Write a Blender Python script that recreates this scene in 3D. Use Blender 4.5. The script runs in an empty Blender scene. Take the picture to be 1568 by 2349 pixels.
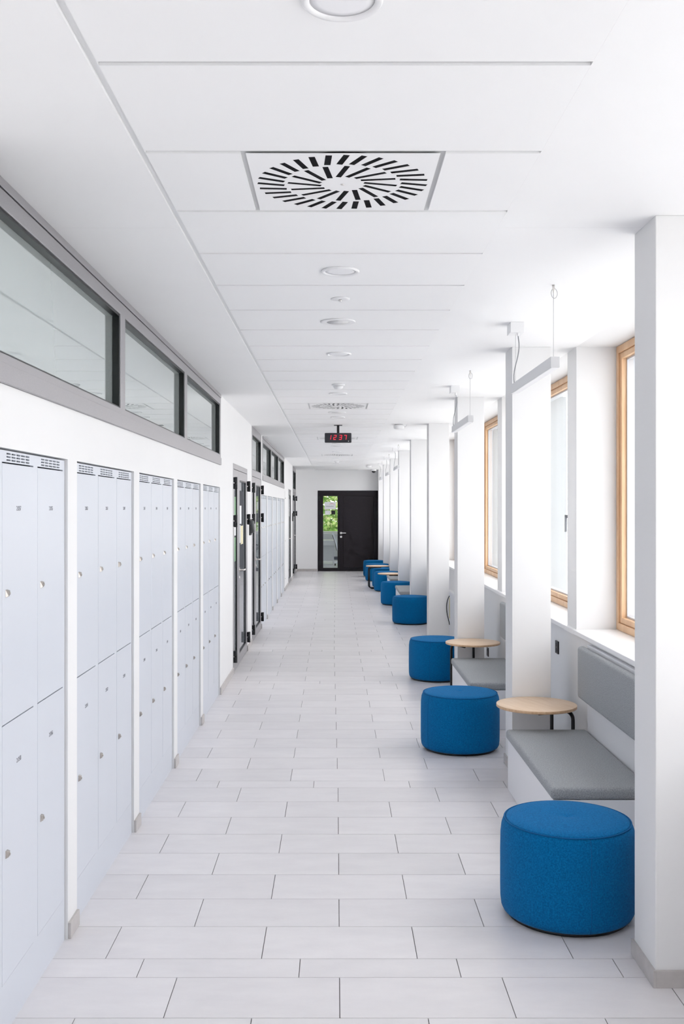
import bpy, bmesh, math, random
from mathutils import Vector, Matrix
random.seed(7)
PI = math.pi
sc = bpy.context.scene
COL = sc.collection

# ------------------------------------------------------------------ camera, world, exposure
CAM_H = 1.733
FPX, IW, IH = 2337.0, 1568.0, 2349.0
VPX, VPY = 770.0, 1166.5
cd = bpy.data.cameras.new('camera'); cam = bpy.data.objects.new('camera', cd); COL.objects.link(cam)
cd.sensor_fit = 'VERTICAL'; cd.sensor_height = 36.0; cd.lens = 36.0*FPX/IH
cd.shift_x = (IW/2-VPX)/IH; cd.shift_y = (VPY-IH/2)/IH
cd.clip_start = 0.02; cd.clip_end = 300
cam.location = (0, 0, CAM_H); cam.rotation_euler = (PI/2, 0, 0)
sc.camera = cam
wd = bpy.data.worlds.new('sky'); sc.world = wd; wd.use_nodes = True
bg = wd.node_tree.nodes['Background']
bg.inputs[0].default_value = (1.0, 0.965, 0.985, 1); bg.inputs[1].default_value = 4.45
sc.view_settings.view_transform = 'Standard'; sc.view_settings.look = 'None'
sc.view_settings.gamma = 1.0; sc.view_settings.use_curve_mapping = False
sc.view_settings.exposure = 0.0
sc.cycles.max_bounces = 7; sc.cycles.diffuse_bounces = 6; sc.cycles.glossy_bounces = 3
sc.cycles.transparent_max_bounces = 8; sc.cycles.use_adaptive_sampling = True; sc.cycles.adaptive_threshold = 0.08; sc.cycles.adaptive_min_samples = 16; sc.cycles.sample_clamp_indirect = 6.0
sc.cycles.caustics_reflective = False; sc.cycles.caustics_refractive = False
sc.cycles.use_denoising = True

# ------------------------------------------------------------------ materials
def new_mat(name):
    m = bpy.data.materials.new(name); m.use_nodes = True
    nt = m.node_tree
    return m, nt, nt.nodes['Principled BSDF']

def mat(name, col, rough=0.5, metal=0.0, spec=0.5, var=0.0, vscale=8.0, bump=0.0, bscale=200.0, coat=0.0, emit=None, estr=0.0, stretch=None, sheen=0.0):
    m, nt, b = new_mat(name)
    b.inputs['Roughness'].default_value = rough
    b.inputs['Metallic'].default_value = metal
    b.inputs['Specular IOR Level'].default_value = spec
    b.inputs['Coat Weight'].default_value = coat
    b.inputs['Coat Roughness'].default_value = 0.15 if coat < 1 else 0.0
    if sheen:
        b.inputs['Sheen Weight'].default_value = sheen
        b.inputs['Sheen Tint'].default_value = tuple(min(1, c*1.3+0.25) for c in col)+(1,)
    tc = nt.nodes.new('ShaderNodeTexCoord')
    mp = nt.nodes.new('ShaderNodeMapping')
    nt.links.new(tc.outputs['Object'], mp.inputs['Vector'])
    if stretch: mp.inputs['Scale'].default_value = stretch
    nz = nt.nodes.new('ShaderNodeTexNoise'); nz.inputs['Scale'].default_value = vscale; nz.inputs['Detail'].default_value = 2
    nt.links.new(mp.outputs['Vector'], nz.inputs['Vector'])
    rp = nt.nodes.new('ShaderNodeValToRGB')
    rp.color_ramp.elements[0].position = 0.3; rp.color_ramp.elements[1].position = 0.7
    rp.color_ramp.elements[0].color = tuple(max(0, c*(1-var)) for c in col)+(1,)
    rp.color_ramp.elements[1].color = tuple(min(1, c*(1+var)) for c in col)+(1,)
    nt.links.new(nz.outputs['Fac'], rp.inputs['Fac'])
    nt.links.new(rp.outputs['Color'], b.inputs['Base Color'])
    if bump:
        n2 = nt.nodes.new('ShaderNodeTexNoise'); n2.inputs['Scale'].default_value = bscale; n2.inputs['Detail'].default_value = 1
        nt.links.new(mp.outputs['Vector'], n2.inputs['Vector'])
        bp = nt.nodes.new('ShaderNodeBump'); bp.inputs['Strength'].default_value = bump; bp.inputs['Distance'].default_value = 0.002
        nt.links.new(n2.outputs['Fac'], bp.inputs['Height']); nt.links.new(bp.outputs['Normal'], b.inputs['Normal'])
    if emit:
        b.inputs['Emission Color'].default_value = tuple(emit)+(1,); b.inputs['Emission Strength'].default_value = estr
    return m

def tile_mat():
    m, nt, b = new_mat('floor_tile')
    b.inputs['Roughness'].default_value = 0.34
    b.inputs['Specular IOR Level'].default_value = 0.5
    oi = nt.nodes.new('ShaderNodeObjectInfo'); ge = nt.nodes.new('ShaderNodeNewGeometry')
    tc = nt.nodes.new('ShaderNodeTexCoord')
    ad = nt.nodes.new('ShaderNodeMath'); ad.operation = 'ADD'
    nt.links.new(oi.outputs['Random'], ad.inputs[0]); nt.links.new(ge.outputs['Random Per Island'], ad.inputs[1])
    fr = nt.nodes.new('ShaderNodeMath'); fr.operation = 'FRACT'; nt.links.new(ad.outputs[0], fr.inputs[0])
    mp = nt.nodes.new('ShaderNodeMapping'); mp.inputs['Scale'].default_value = (1.6, 4.0, 1)
    nt.links.new(tc.outputs['Object'], mp.inputs['Vector'])
    mu = nt.nodes.new('ShaderNodeMath'); mu.operation = 'MULTIPLY'; mu.inputs[1].default_value = 37.0
    nt.links.new(fr.outputs[0], mu.inputs[0])
    nz = nt.nodes.new('ShaderNodeTexNoise'); nz.noise_dimensions = '4D'
    nz.inputs['Scale'].default_value = 2.4; nz.inputs['Detail'].default_value = 7; nz.inputs['Roughness'].default_value = 0.62
    nt.links.new(mp.outputs['Vector'], nz.inputs['Vector']); nt.links.new(mu.outputs[0], nz.inputs['W'])
    rp = nt.nodes.new('ShaderNodeValToRGB')
    e = rp.color_ramp.elements
    e[0].position = 0.3; e[0].color = (0.69, 0.67, 0.69, 1); e[1].position = 0.7; e[1].color = (0.76, 0.74, 0.755, 1)
    nt.links.new(nz.outputs['Fac'], rp.inputs['Fac'])
    hs = nt.nodes.new('ShaderNodeHueSaturation'); nt.links.new(rp.outputs['Color'], hs.inputs['Color'])
    mr = nt.nodes.new('ShaderNodeMapRange'); mr.inputs['To Min'].default_value = 0.96; mr.inputs['To Max'].default_value = 1.04
    nt.links.new(fr.outputs[0], mr.inputs['Value']); nt.links.new(mr.outputs[0], hs.inputs['Value'])
    nt.links.new(hs.outputs['Color'], b.inputs['Base Color'])
    n2 = nt.nodes.new('ShaderNodeTexNoise'); n2.inputs['Scale'].default_value = 60; nt.links.new(tc.outputs['Object'], n2.inputs['Vector'])
    bp = nt.nodes.new('ShaderNodeBump'); bp.inputs['Strength'].default_value = 0.08; bp.inputs['Distance'].default_value = 0.002
    nt.links.new(n2.outputs['Fac'], bp.inputs['Height']); nt.links.new(bp.outputs['Normal'], b.inputs['Normal'])
    return m

def wood_mat(name, c0, c1, scale=(2, 2, 2), ring=9.0):
    m, nt, b = new_mat(name)
    b.inputs['Roughness'].default_value = 0.45
    tc = nt.nodes.new('ShaderNodeTexCoord'); mp = nt.nodes.new('ShaderNodeMapping')
    mp.inputs['Scale'].default_value = scale
    nt.links.new(tc.outputs['Object'], mp.inputs['Vector'])
    nz = nt.nodes.new('ShaderNodeTexNoise'); nz.inputs['Scale'].default_value = ring; nz.inputs['Detail'].default_value = 6
    nz.inputs['Distortion'].default_value = 0.6
    nt.links.new(mp.outputs['Vector'], nz.inputs['Vector'])
    rp = nt.nodes.new('ShaderNodeValToRGB')
    rp.color_ramp.elements[0].position = 0.35; rp.color_ramp.elements[0].color = c0+(1,)
    rp.color_ramp.elements[1].position = 0.65; rp.color_ramp.elements[1].color = c1+(1,)
    nt.links.new(nz.outputs['Fac'], rp.inputs['Fac']); nt.links.new(rp.outputs['Color'], b.inputs['Base Color'])
    return m

def glass_mat(name, tint=(0.97, 0.99, 0.985)):
    m = bpy.data.materials.new(name); m.use_nodes = True; nt = m.node_tree
    nt.nodes.remove(nt.nodes['Principled BSDF']); out = nt.nodes['Material Output']
    tr = nt.nodes.new('ShaderNodeBsdfTransparent'); tr.inputs[0].default_value = tint+(1,)
    gl = nt.nodes.new('ShaderNodeBsdfGlossy'); gl.inputs['Roughness'].default_value = 0.0
    fr = nt.nodes.new('ShaderNodeFresnel'); fr.inputs['IOR'].default_value = 1.5
    mx = nt.nodes.new('ShaderNodeMixShader')
    ge = nt.nodes.new('ShaderNodeNewGeometry'); iv = nt.nodes.new('ShaderNodeMath'); iv.operation = 'SUBTRACT'; iv.inputs[0].default_value = 1.0
    nt.links.new(ge.outputs['Backfacing'], iv.inputs[1])
    ml_ = nt.nodes.new('ShaderNodeMath'); ml_.operation = 'MULTIPLY'      # reflect on the outer faces only
    nt.links.new(fr.outputs[0], ml_.inputs[0]); nt.links.new(iv.outputs[0], ml_.inputs[1])
    nt.links.new(ml_.outputs[0], mx.inputs[0]); nt.links.new(tr.outputs[0], mx.inputs[1]); nt.links.new(gl.outputs[0], mx.inputs[2])
    nt.links.new(mx.outputs[0], out.inputs['Surface'])
    return m

def leaf_mat():
    m, nt, b = new_mat('leaf')
    ge = nt.nodes.new('ShaderNodeNewGeometry'); rp = nt.nodes.new('ShaderNodeValToRGB')
    nt.links.new(ge.outputs['Random Per Island'], rp.inputs['Fac'])
    e = rp.color_ramp.elements
    e[0].position = 0.0; e[0].color = (0.14, 0.30, 0.05, 1); e[1].position = 1.0; e[1].color = (0.80, 0.72, 0.50, 1)
    k = e.new(0.35); k.color = (0.27, 0.50, 0.09, 1); k = e.new(0.75); k.color = (0.52, 0.68, 0.22, 1)
    nt.links.new(rp.outputs['Color'], b.inputs['Base Color']); b.inputs['Roughness'].default_value = 0.5
    return m

M = dict(
    wall=mat('wall_paint', (0.785, 0.785, 0.79), 0.7, var=0.006, vscale=3),
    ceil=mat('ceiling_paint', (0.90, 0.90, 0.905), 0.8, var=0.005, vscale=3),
    panel=mat('ceiling_panel_white', (0.90, 0.90, 0.905), 0.6, var=0.004, vscale=3),
    tbar=mat('ceiling_grid_white', (0.62, 0.625, 0.63), 0.5, var=0.01),
    edge=mat('edge_profile_metal', (0.84, 0.845, 0.85), 0.5),
    tile=tile_mat(),
    grout=mat('grout', (0.16, 0.15, 0.155), 0.9, var=0.15, vscale=30),
    base=mat('baseboard_tile', (0.50, 0.475, 0.465), 0.4, var=0.06, vscale=20),
    locker=mat('locker_steel', (0.61, 0.64, 0.70), 0.42, var=0.006, vscale=4, coat=0.15),
    lock=mat('lock_metal', (0.50, 0.47, 0.44), 0.30, metal=1.0, var=0.1, vscale=60),
    ink=mat('number_print', (0.20, 0.20, 0.23), 0.6),
    frame=mat('anthracite_metal', (0.39, 0.38, 0.395), 0.38, metal=0.75, var=0.06, vscale=300, bump=0.03, bscale=700),
    enddoor=mat('dark_door_metal', (0.019, 0.015, 0.020), 0.5, metal=0.1, spec=0.3, var=0.2, vscale=120, bump=0.03, bscale=500),
    gasket=mat('black_rubber', (0.008, 0.011, 0.012), 0.35),
    black=mat('black_steel', (0.012, 0.012, 0.014), 0.4),
    hinge=mat('hinge_black', (0.015, 0.017, 0.02), 0.3, metal=0.3),
    steel=mat('brushed_steel', (0.72, 0.70, 0.68), 0.28, metal=1.0, var=0.05, vscale=80),
    transom=mat('transom_glass', (0.66, 0.72, 0.71), 0.0, metal=0.62, spec=0.8, var=0.005),
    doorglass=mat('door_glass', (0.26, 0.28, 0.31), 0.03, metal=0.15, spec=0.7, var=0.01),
    glass=glass_mat('window_glass'),
    pine=wood_mat('pine_wood', (0.70, 0.43, 0.24), (0.80, 0.54, 0.33), (14, 2.2, 0.8), 3.5),
    beech=wood_mat('beech_veneer', (0.77, 0.57, 0.40), (0.84, 0.65, 0.48), (14, 1.5, 6), 3.0),
    beech_edge=wood_mat('beech_edge', (0.56, 0.36, 0.21), (0.66, 0.45, 0.28), (20, 20, 3), 3.0),
    reveal=mat('outer_reveal', (0.40, 0.425, 0.44), 0.6, var=0.06, vscale=2, stretch=(12, 12, 0.2)),
    alu=mat('window_aluminium', (0.60, 0.62, 0.66), 0.4, metal=0.2),
    sill=mat('sill_white', (0.88, 0.88, 0.89), 0.3),
    blue=mat('blue_wool', (0.002, 0.130, 0.335), 0.95, spec=0.04, var=0.25, vscale=170, bump=0.4, bscale=700, sheen=0.25),
    bluepipe=mat('blue_piping', (0.008, 0.11, 0.29), 0.9, spec=0.15, var=0.1, vscale=300),
    grey=mat('grey_wool', (0.33, 0.345, 0.36), 0.92, spec=0.1, var=0.25, vscale=190, bump=0.35, bscale=700, sheen=0.2),
    bench=mat('bench_white', (0.83, 0.835, 0.86), 0.4),
    lamp=mat('lamp_white', (0.74, 0.745, 0.76), 0.4),
    diff=mat('lamp_diffuser', (0.86, 0.86, 0.88), 0.5),
    plate=mat('diffuser_plate_white', (0.90, 0.90, 0.905), 0.4),
    slot=mat('slot_black', (0.004, 0.004, 0.006), 0.7, spec=0.1),
    plastic=mat('white_plastic', (0.84, 0.84, 0.85), 0.4),
    grille=mat('speaker_grille', (0.70, 0.70, 0.71), 0.6, var=0.12, vscale=500),
    cable=mat('grey_cable', (0.22, 0.23, 0.25), 0.5),
    wire=mat('thin_wire', (0.55, 0.55, 0.56), 0.4),
    red=mat('led_red', (0.3, 0.0, 0.01), 0.4, emit=(1.0, 0.03, 0.06), estr=1.6),
    clock=mat('clock_housing', (0.020, 0.022, 0.030), 0.4),
    paper=mat('paper_white', (0.84, 0.85, 0.87), 0.7),
    paper_y=mat('paper_tinted', (0.80, 0.74, 0.50), 0.7, var=0.2, vscale=10),
    green=mat('green_sheet', (0.16, 0.36, 0.17), 0.5, var=0.2, vscale=10),  # greenery glimpsed through the door glass, put into the colour
    swoosh=mat('red_print', (0.75, 0.05, 0.08), 0.6),
    greyink=mat('grey_print', (0.30, 0.31, 0.34), 0.6),
    desk=mat('desk_grey', (0.62, 0.65, 0.67), 0.5),
    carpet=mat('office_floor', (0.60, 0.62, 0.68), 0.5, var=0.03, stretch=(1, 12, 1)),
    carpet_dark=mat('dark_skirting', (0.05, 0.07, 0.11), 0.6),
    chair=mat('chair_shell', (0.70, 0.76, 0.82), 0.35),
    leaf=leaf_mat(),
    bark=mat('bark', (0.10, 0.07, 0.05), 0.9, var=0.3),
    ground=mat('ground_paving', (0.86, 0.86, 0.85), 0.9, var=0.1, vscale=6),
    yellow=mat('yellow_tape', (0.75, 0.66, 0.25), 0.6),
)

# ------------------------------------------------------------------ mesh helpers
class MB:
    def __init__(s): s.v = []; s.f = []; s.smooth = set()
    def add(s, vs, fs, smooth=False):
        o = len(s.v); s.v += [Vector(p) for p in vs]
        for f in fs:
            if smooth: s.smooth.add(len(s.f))
            s.f.append([i+o for i in f])
        return s
    def box(s, x0, x1, y0, y1, z0, z1):
        return s.add([(x0,y0,z0),(x1,y0,z0),(x1,y1,z0),(x0,y1,z0),(x0,y0,z1),(x1,y0,z1),(x1,y1,z1),(x0,y1,z1)],
                     [(0,3,2,1),(4,5,6,7),(0,1,5,4),(1,2,6,5),(2,3,7,6),(3,0,4,7)])
    def lathe(s, prof, c=(0,0,0), n=32, closed=False, axis='Z'):
        vs = []; fs = []; m = len(prof)
        for (r, z) in prof:
            for i in range(n):
                a = 2*PI*i/n
                p = (r*math.cos(a), r*math.sin(a), z)
                if axis == 'X': p = (z, r*math.cos(a), r*math.sin(a))
                if axis == 'Y': p = (r*math.cos(a), z, r*math.sin(a))
                vs.append((p[0]+c[0], p[1]+c[1], p[2]+c[2]))
        for j in range(m-1 if not closed else m):
            k = (j+1) % m
            for i in range(n):
                i2 = (i+1) % n
                fs.append((j*n+i, j*n+i2, k*n+i2, k*n+i))
        s.add(vs, fs, True)
        if not closed:
            o = len(s.v)-len(vs)
            if prof[0][0] > 1e-6: s.f.append([o+i for i in range(n)][::-1])
            if prof[-1][0] > 1e-6: s.f.append([o+(m-1)*n+i for i in range(n)])
        return s
    def tube(s, pts, r, n=10, caps=True):
        pts = [Vector(p) for p in pts]; rings = []
        t0 = (pts[1]-pts[0]).normalized()
        up = Vector((0,0,1)) if abs(t0.z) < 0.9 else Vector((1,0,0))
        nrm = t0.cross(up).normalized()
        vs = []; fs = []
        for i, p in enumerate(pts):
            if i == 0: t = t0
            elif i == len(pts)-1: t = (pts[i]-pts[i-1]).normalized()
            else: t = ((pts[i+1]-pts[i]).normalized()+(pts[i]-pts[i-1]).normalized()).normalized()
            nrm = (nrm - t*nrm.dot(t)).normalized(); bn = t.cross(nrm)
            for k in range(n):
                a = 2*PI*k/n
                vs.append(p + nrm*(r*math.cos(a)) + bn*(r*math.sin(a)))
        m = len(pts)
        for j in range(m-1):
            for k in range(n):
                k2 = (k+1) % n
                fs.append((j*n+k, j*n+k2, (j+1)*n+k2, (j+1)*n+k))
        s.add(vs, fs, True)
        if caps:
            o = len(s.v)-len(vs)
            s.f.append([o+k for k in range(n)][::-1]); s.f.append([o+(m-1)*n+k for k in range(n)])
        return s
    def grid(s, u0, u1, v0, v1, holes, w0, w1, fmap):
        """a plate w0 (front) .. w1 (back) over u,v with rectangular holes cut right through"""
        us = sorted(set([u0, u1]+[min(max(h[i], u0), u1) for h in holes for i in (0, 1)]))
        vs_ = sorted(set([v0, v1]+[min(max(h[i], v0), v1) for h in holes for i in (2, 3)]))
        nu, nv = len(us)-1, len(vs_)-1
        fill = [[True]*nv for _ in range(nu)]
        for i in range(nu):
            for j in range(nv):
                cu, cv = (us[i]+us[i+1])/2, (vs_[j]+vs_[j+1])/2
                for h in holes:
                    if h[0] < cu < h[1] and h[2] < cv < h[3]: fill[i][j] = False; break
        idx = {}; vv = []; ff = []
        def P(i, j, k):
            key = (i, j, k)
            if key not in idx:
                idx[key] = len(vv); vv.append(fmap(us[i], vs_[j], w0 if k == 0 else w1))
            return idx[key]
        for i in range(nu):
            for j in range(nv):
                if not fill[i][j]: continue
                ff.append((P(i,j,0), P(i+1,j,0), P(i+1,j+1,0), P(i,j+1,0)))
                ff.append((P(i,j,1), P(i,j+1,1), P(i+1,j+1,1), P(i+1,j,1)))
                for di, dj, a, b in ((-1,0,(i,j),(i,j+1)), (1,0,(i+1,j+1),(i+1,j)), (0,-1,(i+1,j),(i,j)), (0,1,(i,j+1),(i+1,j+1))):
                    ii, jj = i+di, j+dj
                    if 0 <= ii < nu and 0 <= jj < nv and fill[ii][jj]: continue
                    ff.append((P(a[0],a[1],0), P(b[0],b[1],0), P(b[0],b[1],1), P(a[0],a[1],1)))
        s.add(vv, ff); return s
    def mesh(s, name, off=Vector((0,0,0))):
        me = bpy.data.meshes.new(name)
        me.from_pydata([tuple(p-off) for p in s.v], [], s.f)
        for i, p in enumerate(me.polygons): p.use_smooth = i in s.smooth
        bm = bmesh.new(); bm.from_mesh(me); bmesh.ops.recalc_face_normals(bm, faces=bm.faces); bm.to_mesh(me); bm.free()
        return me
    def build(s, name, m, parent=None, origin=None, bevel=0.0, seg=2):
        off = Vector(origin) if origin else Vector((0,0,0))
        poff = Vector((0,0,0)); q = parent
        while q is not None: poff += q.location; q = q.parent
        if parent is not None and origin is None: off = poff.copy()
        me = s.mesh(name, off)
        o = bpy.data.objects.new(name, me); COL.objects.link(o)
        me.materials.append(M[m])
        if parent is not None: o.parent = parent; o.location = off-poff
        else: o.location = off
        if bevel:
            md = o.modifiers.new('bevel', 'BEVEL'); md.width = bevel; md.segments = seg; md.limit_method = 'ANGLE'; md.angle_limit = 0.7
            md.harden_normals = False
        return o

def B(*a): return MB().box(*a)
def mapX(u, v, w): return (w, u, v)      # plate facing along X: u -> Y, v -> Z
def mapY(u, v, w): return (u, w, v)      # plate facing along Y: u -> X, v -> Z
def mapZ(u, v, w): return (u, v, w)

def tag(o, label=None, cat=None, group=None, kind=None):
    if label: o['label'] = label
    if cat: o['category'] = cat
    if group: o['group'] = group
    if kind: o['kind'] = kind
    return o
def empty(name, loc=(0,0,0), rz=0.0):
    o = bpy.data.objects.new(name, None); COL.objects.link(o); o.location = loc; o.rotation_euler = (0,0,rz)
    o.empty_display_size = 0.1
    return o
def children(o): return [c for c in bpy.data.objects if c.parent == o]
def copy_tree(o, parent=None):
    c = o.copy(); COL.objects.link(c); c.parent = parent
    for ch in children(o): copy_tree(ch, c)
    return c
def text(body, size, m, parent, loc, rot, name='number', align='CENTER'):
    cu = bpy.data.curves.new(name, 'FONT'); cu.body = body; cu.size = size; cu.align_x = align; cu.align_y = 'CENTER'
    cu.extrude = 0.0003; cu.resolution_u = 3
    tmp = bpy.data.objects.new(name, cu); COL.objects.link(tmp); bpy.context.view_layer.update()
    me = bpy.data.meshes.new_from_object(tmp.evaluated_get(bpy.context.evaluated_depsgraph_get()))
    bpy.data.objects.remove(tmp); bpy.data.curves.remove(cu)
    me.name = name; me.materials.clear(); me.materials.append(M[m])
    o = bpy.data.objects.new(name, me); COL.objects.link(o)
    poff = Vector((0,0,0)); q = parent
    while q is not None: poff += q.location; q = q.parent
    o.parent = parent; o.location = Vector(loc)-poff; o.rotation_euler = rot
    return o

# ------------------------------------------------------------------ dimensions (X right, Y away, Z up)
XL, XLK = -1.078, -1.090            # left wall face, locker fronts
XP0, XP1 = 1.157, 1.412             # columns
XR, XW = 1.58, 1.84                 # parapet face, window frame face
CEIL, PANEL = 2.795, 2.7945
YB, YE = -2.6, 28.16                # back and end of the corridor
TX0, TX1 = -0.589, 0.611            # recessed ceiling tray
COLY = [3.69+3.005*k for k in range(9)]
COLD = 0.26

# ------------------------------------------------------------------ floor
floor = empty('floor', (0, 0, 0)); tag(floor, 'pale grey rectangular stone-look floor tiles along the corridor', 'floor', kind='structure')
B(-1.72, 2.2, YB, YE, -0.12, -0.004).build('floor_base', 'grout', floor)
rows = []                            # (y0, depth, kind)
y = 3.465
seq_y = y
back = []
k = 0
while seq_y > 1.2:
    back.append((seq_y-0.3, 0.3, 'B' if k % 2 == 0 else 'A')); seq_y -= 0.3; k += 1
rows += back[::-1]
rows.append((y, 0.3, 'A')); y += 0.3
plan = [8, 12, 7, 11, 9, 10, 9, 10, 10]
typ = 'B'
for n in plan:
    rows.append((y, 0.157, 'H')); y += 0.157
    for i in range(n):
        if y > YE: break
        rows.append((y, 0.3, typ)); typ = 'A' if typ == 'B' else 'B'; y += 0.3
def drift(y): return 0.0 if y < 6 else (-0.033*(min(y, 12)-6)/6)
tile_cache = {}
far = MB()
NEAR_TILES = 11.3
FX0, FX1 = -1.10, 1.58
for (y0, d, kind) in rows:
    if y0 > YE-0.05: continue
    d2 = min(d, YE-y0)
    base = {'A': 0.0135, 'B': 0.3135, 'H': 0.463}[kind] + drift(y0)
    xs = base - 0.6*math.ceil((base-FX0)/0.6)
    while xs < FX1:
        a, b = max(xs, FX0), min(xs+0.6, FX1)
        xs += 0.6
        if b-a < 0.02: continue
        g = 0.0016
        if y0 < NEAR_TILES:
            key = (round(b-a, 3), round(d2, 3))
            if key not in tile_cache:
                w, h = (b-a)/2-g, d2/2-g
                me = B(-w, w, -h, h, -0.010, 0.0).mesh('tile'); me.materials.append(M['tile']); tile_cache[key] = me
            o = bpy.data.objects.new('tile', tile_cache[key]); COL.objects.link(o); o.parent = floor
            o.location = ((a+b)/2, y0+d2/2, 0)
        else:
            far.box(a+g, b-g, y0+g, y0+d2-g, -0.010, 0.0)
tag(far.build('distant_tiles', 'tile', floor), 'far rows of pale grey floor tiles', kind='stuff')
# plain floor behind the camera
tag(B(FX0, FX1, YB, rows[0][0]-0.002, -0.01, 0.0).build('rear_tiles', 'tile', floor), 'floor tiles behind the viewpoint')

# ------------------------------------------------------------------ ceiling
ceiling = empty('ceiling', (0, 0, CEIL)); tag(ceiling, 'white plasterboard ceiling with a recessed strip of long metal panels', 'ceiling', kind='structure')
J = 3.853
for nm, a, b in (('left_margin', -1.72, TX0), ('right_margin', TX1, XR)):
    MB().box(a, b, YB, J-0.0008, CEIL, 2.87).box(a, b, J+0.0008, YE, CEIL, 2.87).build('plasterboard_margin', 'ceil', ceiling)
B(-1.75, 2.25, YB-0.2, 36, 2.872, 2.98).build('slab', 'ceil', ceiling)
P0, PITCH = 2.430, 0.604
diff_y = [P0+PITCH*(1+n)+PITCH/2 for n in (0, 12, 20, 28)]
n0 = int((YB-P0)/PITCH)
bars = MB(); bars.box(TX0+0.022, TX1, YB, YE, PANEL+0.007, PANEL+0.012)
bars.build('grid_bars', 'tbar', ceiling)
MB().box(TX0, TX0+0.019, YB, YE, PANEL+0.010, PANEL+0.014).box(TX0+0.019, TX0+0.021, YB, YE, PANEL+0.001, PANEL+0.014).build('shadow_gap_profile', 'edge', ceiling)
full_panel = MB().box(TX0+0.0212, TX1-0.0006, 0.011, PITCH-0.011, 0, 0.008).mesh('ceiling_panel'); full_panel.materials.append(M['panel'])
DCX, DHW = 0.0215, 0.291
side_l = MB().box(TX0+0.0212, DCX-DHW-0.016, 0.011, PITCH-0.011, 0, 0.008).mesh('ceiling_panel'); side_l.materials.append(M['panel'])
side_r = MB().box(DCX+DHW+0.016, TX1-0.0006, 0.011, PITCH-0.011, 0, 0.008).mesh('ceiling_panel'); side_r.materials.append(M['panel'])
for n in range(n0, 44):
    y0 = P0+n*PITCH
    if y0+PITCH > YE: break
    has = any(abs(y0+PITCH/2-d) < 0.1 for d in diff_y)
    for me in ((side_l, side_r) if has else (full_panel,)):
        o = bpy.data.objects.new('ceiling_panel', me); COL.objects.link(o); o.parent = ceiling; o.location = (0, y0, PANEL-CEIL)

# ------------------------------------------------------------------ left wall with openings
niches = [2.90+1.345*k for k in range(5)] + [14.77+1.345*k for k in range(5)]
NTOP, NLEN = 1.931, 1.2
holes = [(n, n+NLEN, -0.1, NTOP) for n in niches]
holes += [(2.93, 9.506, 2.137, 3), (14.92, 21.17, 2.145, 3)]             # transoms
holes += [(10.68, 12.38, -0.1, 2.21), (13.05, 14.70, -0.1, 3), (23.1, 24.4, -0.1, 2.18), (25.4, 27.35, -0.1, 3)]
wl = MB().grid(YB, YE, 0, 2.87, holes, XL, -1.66, mapX)
wl.box(-1.74, -1.66, YB, YE, 0, 2.87)
tag(wl.build('wall_left', 'wall', origin=(XL, 0, 0)), 'white plastered left wall with niches for lockers and glazed doors', 'wall', kind='structure')
bl = empty('baseboard_left', (XL, 0, 0)); tag(bl, 'low pale tiled baseboard along the left wall', 'baseboard', kind='structure')
edges = [YB] 
occ = sorted([(n, n+NLEN) for n in niches]+[(10.68, 12.38), (13.05, 14.70), (23.1, 24.4), (25.4, 27.35)])
prev = YB
for a, b in occ+[(YE, YE)]:
    if a-prev > 0.03: B(XL, XL+0.012, prev+0.001, a-0.001, 0, 0.065).build('baseboard_piece', 'base', bl, bevel=0.002)
    prev = b

# ------------------------------------------------------------------ right wall, end wall, back wall
bays = [(COLY[0]+3.005*k+COLD, COLY[0]+3.005*(k+1)) for k in range(-2, 8)]
SILLZ = 0.94
wr = MB().grid(YB, YE, 0, 2.87, [(a, b, SILLZ-0.03, CEIL) for a, b in bays], XR, 2.16, mapX)
tag(wr.build('wall_right', 'wall', origin=(XR, 0, 0)), 'white right wall with deep window recesses above a low parapet', 'wall', kind='structure')
fr_ = empty('trim_2', (1.95, 0, 0)); tag(fr_, 'grey-blue outer window reveals beyond the glass', 'trim', kind='structure')
for a, b in bays:
    for yy in (a, b-0.012): B(1.95, 2.19, yy, yy+0.012, SILLZ-0.03, CEIL).build('reveal_board', 'reveal', fr_)
DX0, DX1, DZ1 = -0.504, 1.199, 2.229
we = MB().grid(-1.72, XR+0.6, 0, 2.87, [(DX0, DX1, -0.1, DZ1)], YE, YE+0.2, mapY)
tag(we.build('wall_end', 'ceil', origin=(0, YE, 0)), 'white end wall around the dark double door', 'wall', kind='structure')  # lighter ceiling paint here makes up for weak light at the far end
be = empty('baseboard_end', (0, YE, 0)); tag(be, 'grey tiled baseboard at the end wall left of the dark door', 'baseboard', kind='structure')
B(XL+0.012, DX0-0.01, YE-0.012, YE, 0, 0.065).build('baseboard_piece', 'base', be, bevel=0.002)
B(DX1+0.01, XR, YE-0.012, YE, 0, 0.065).build('baseboard_piece', 'base', be, bevel=0.002)
wb = MB().grid(-1.72, XR+0.6, 0, 2.87, [], YB, YB-0.2, mapY)
tag(wb.build('wall_back', 'wall', origin=(0, YB, 0)), 'plain white wall behind the viewpoint', 'wall', kind='structure')

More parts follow.
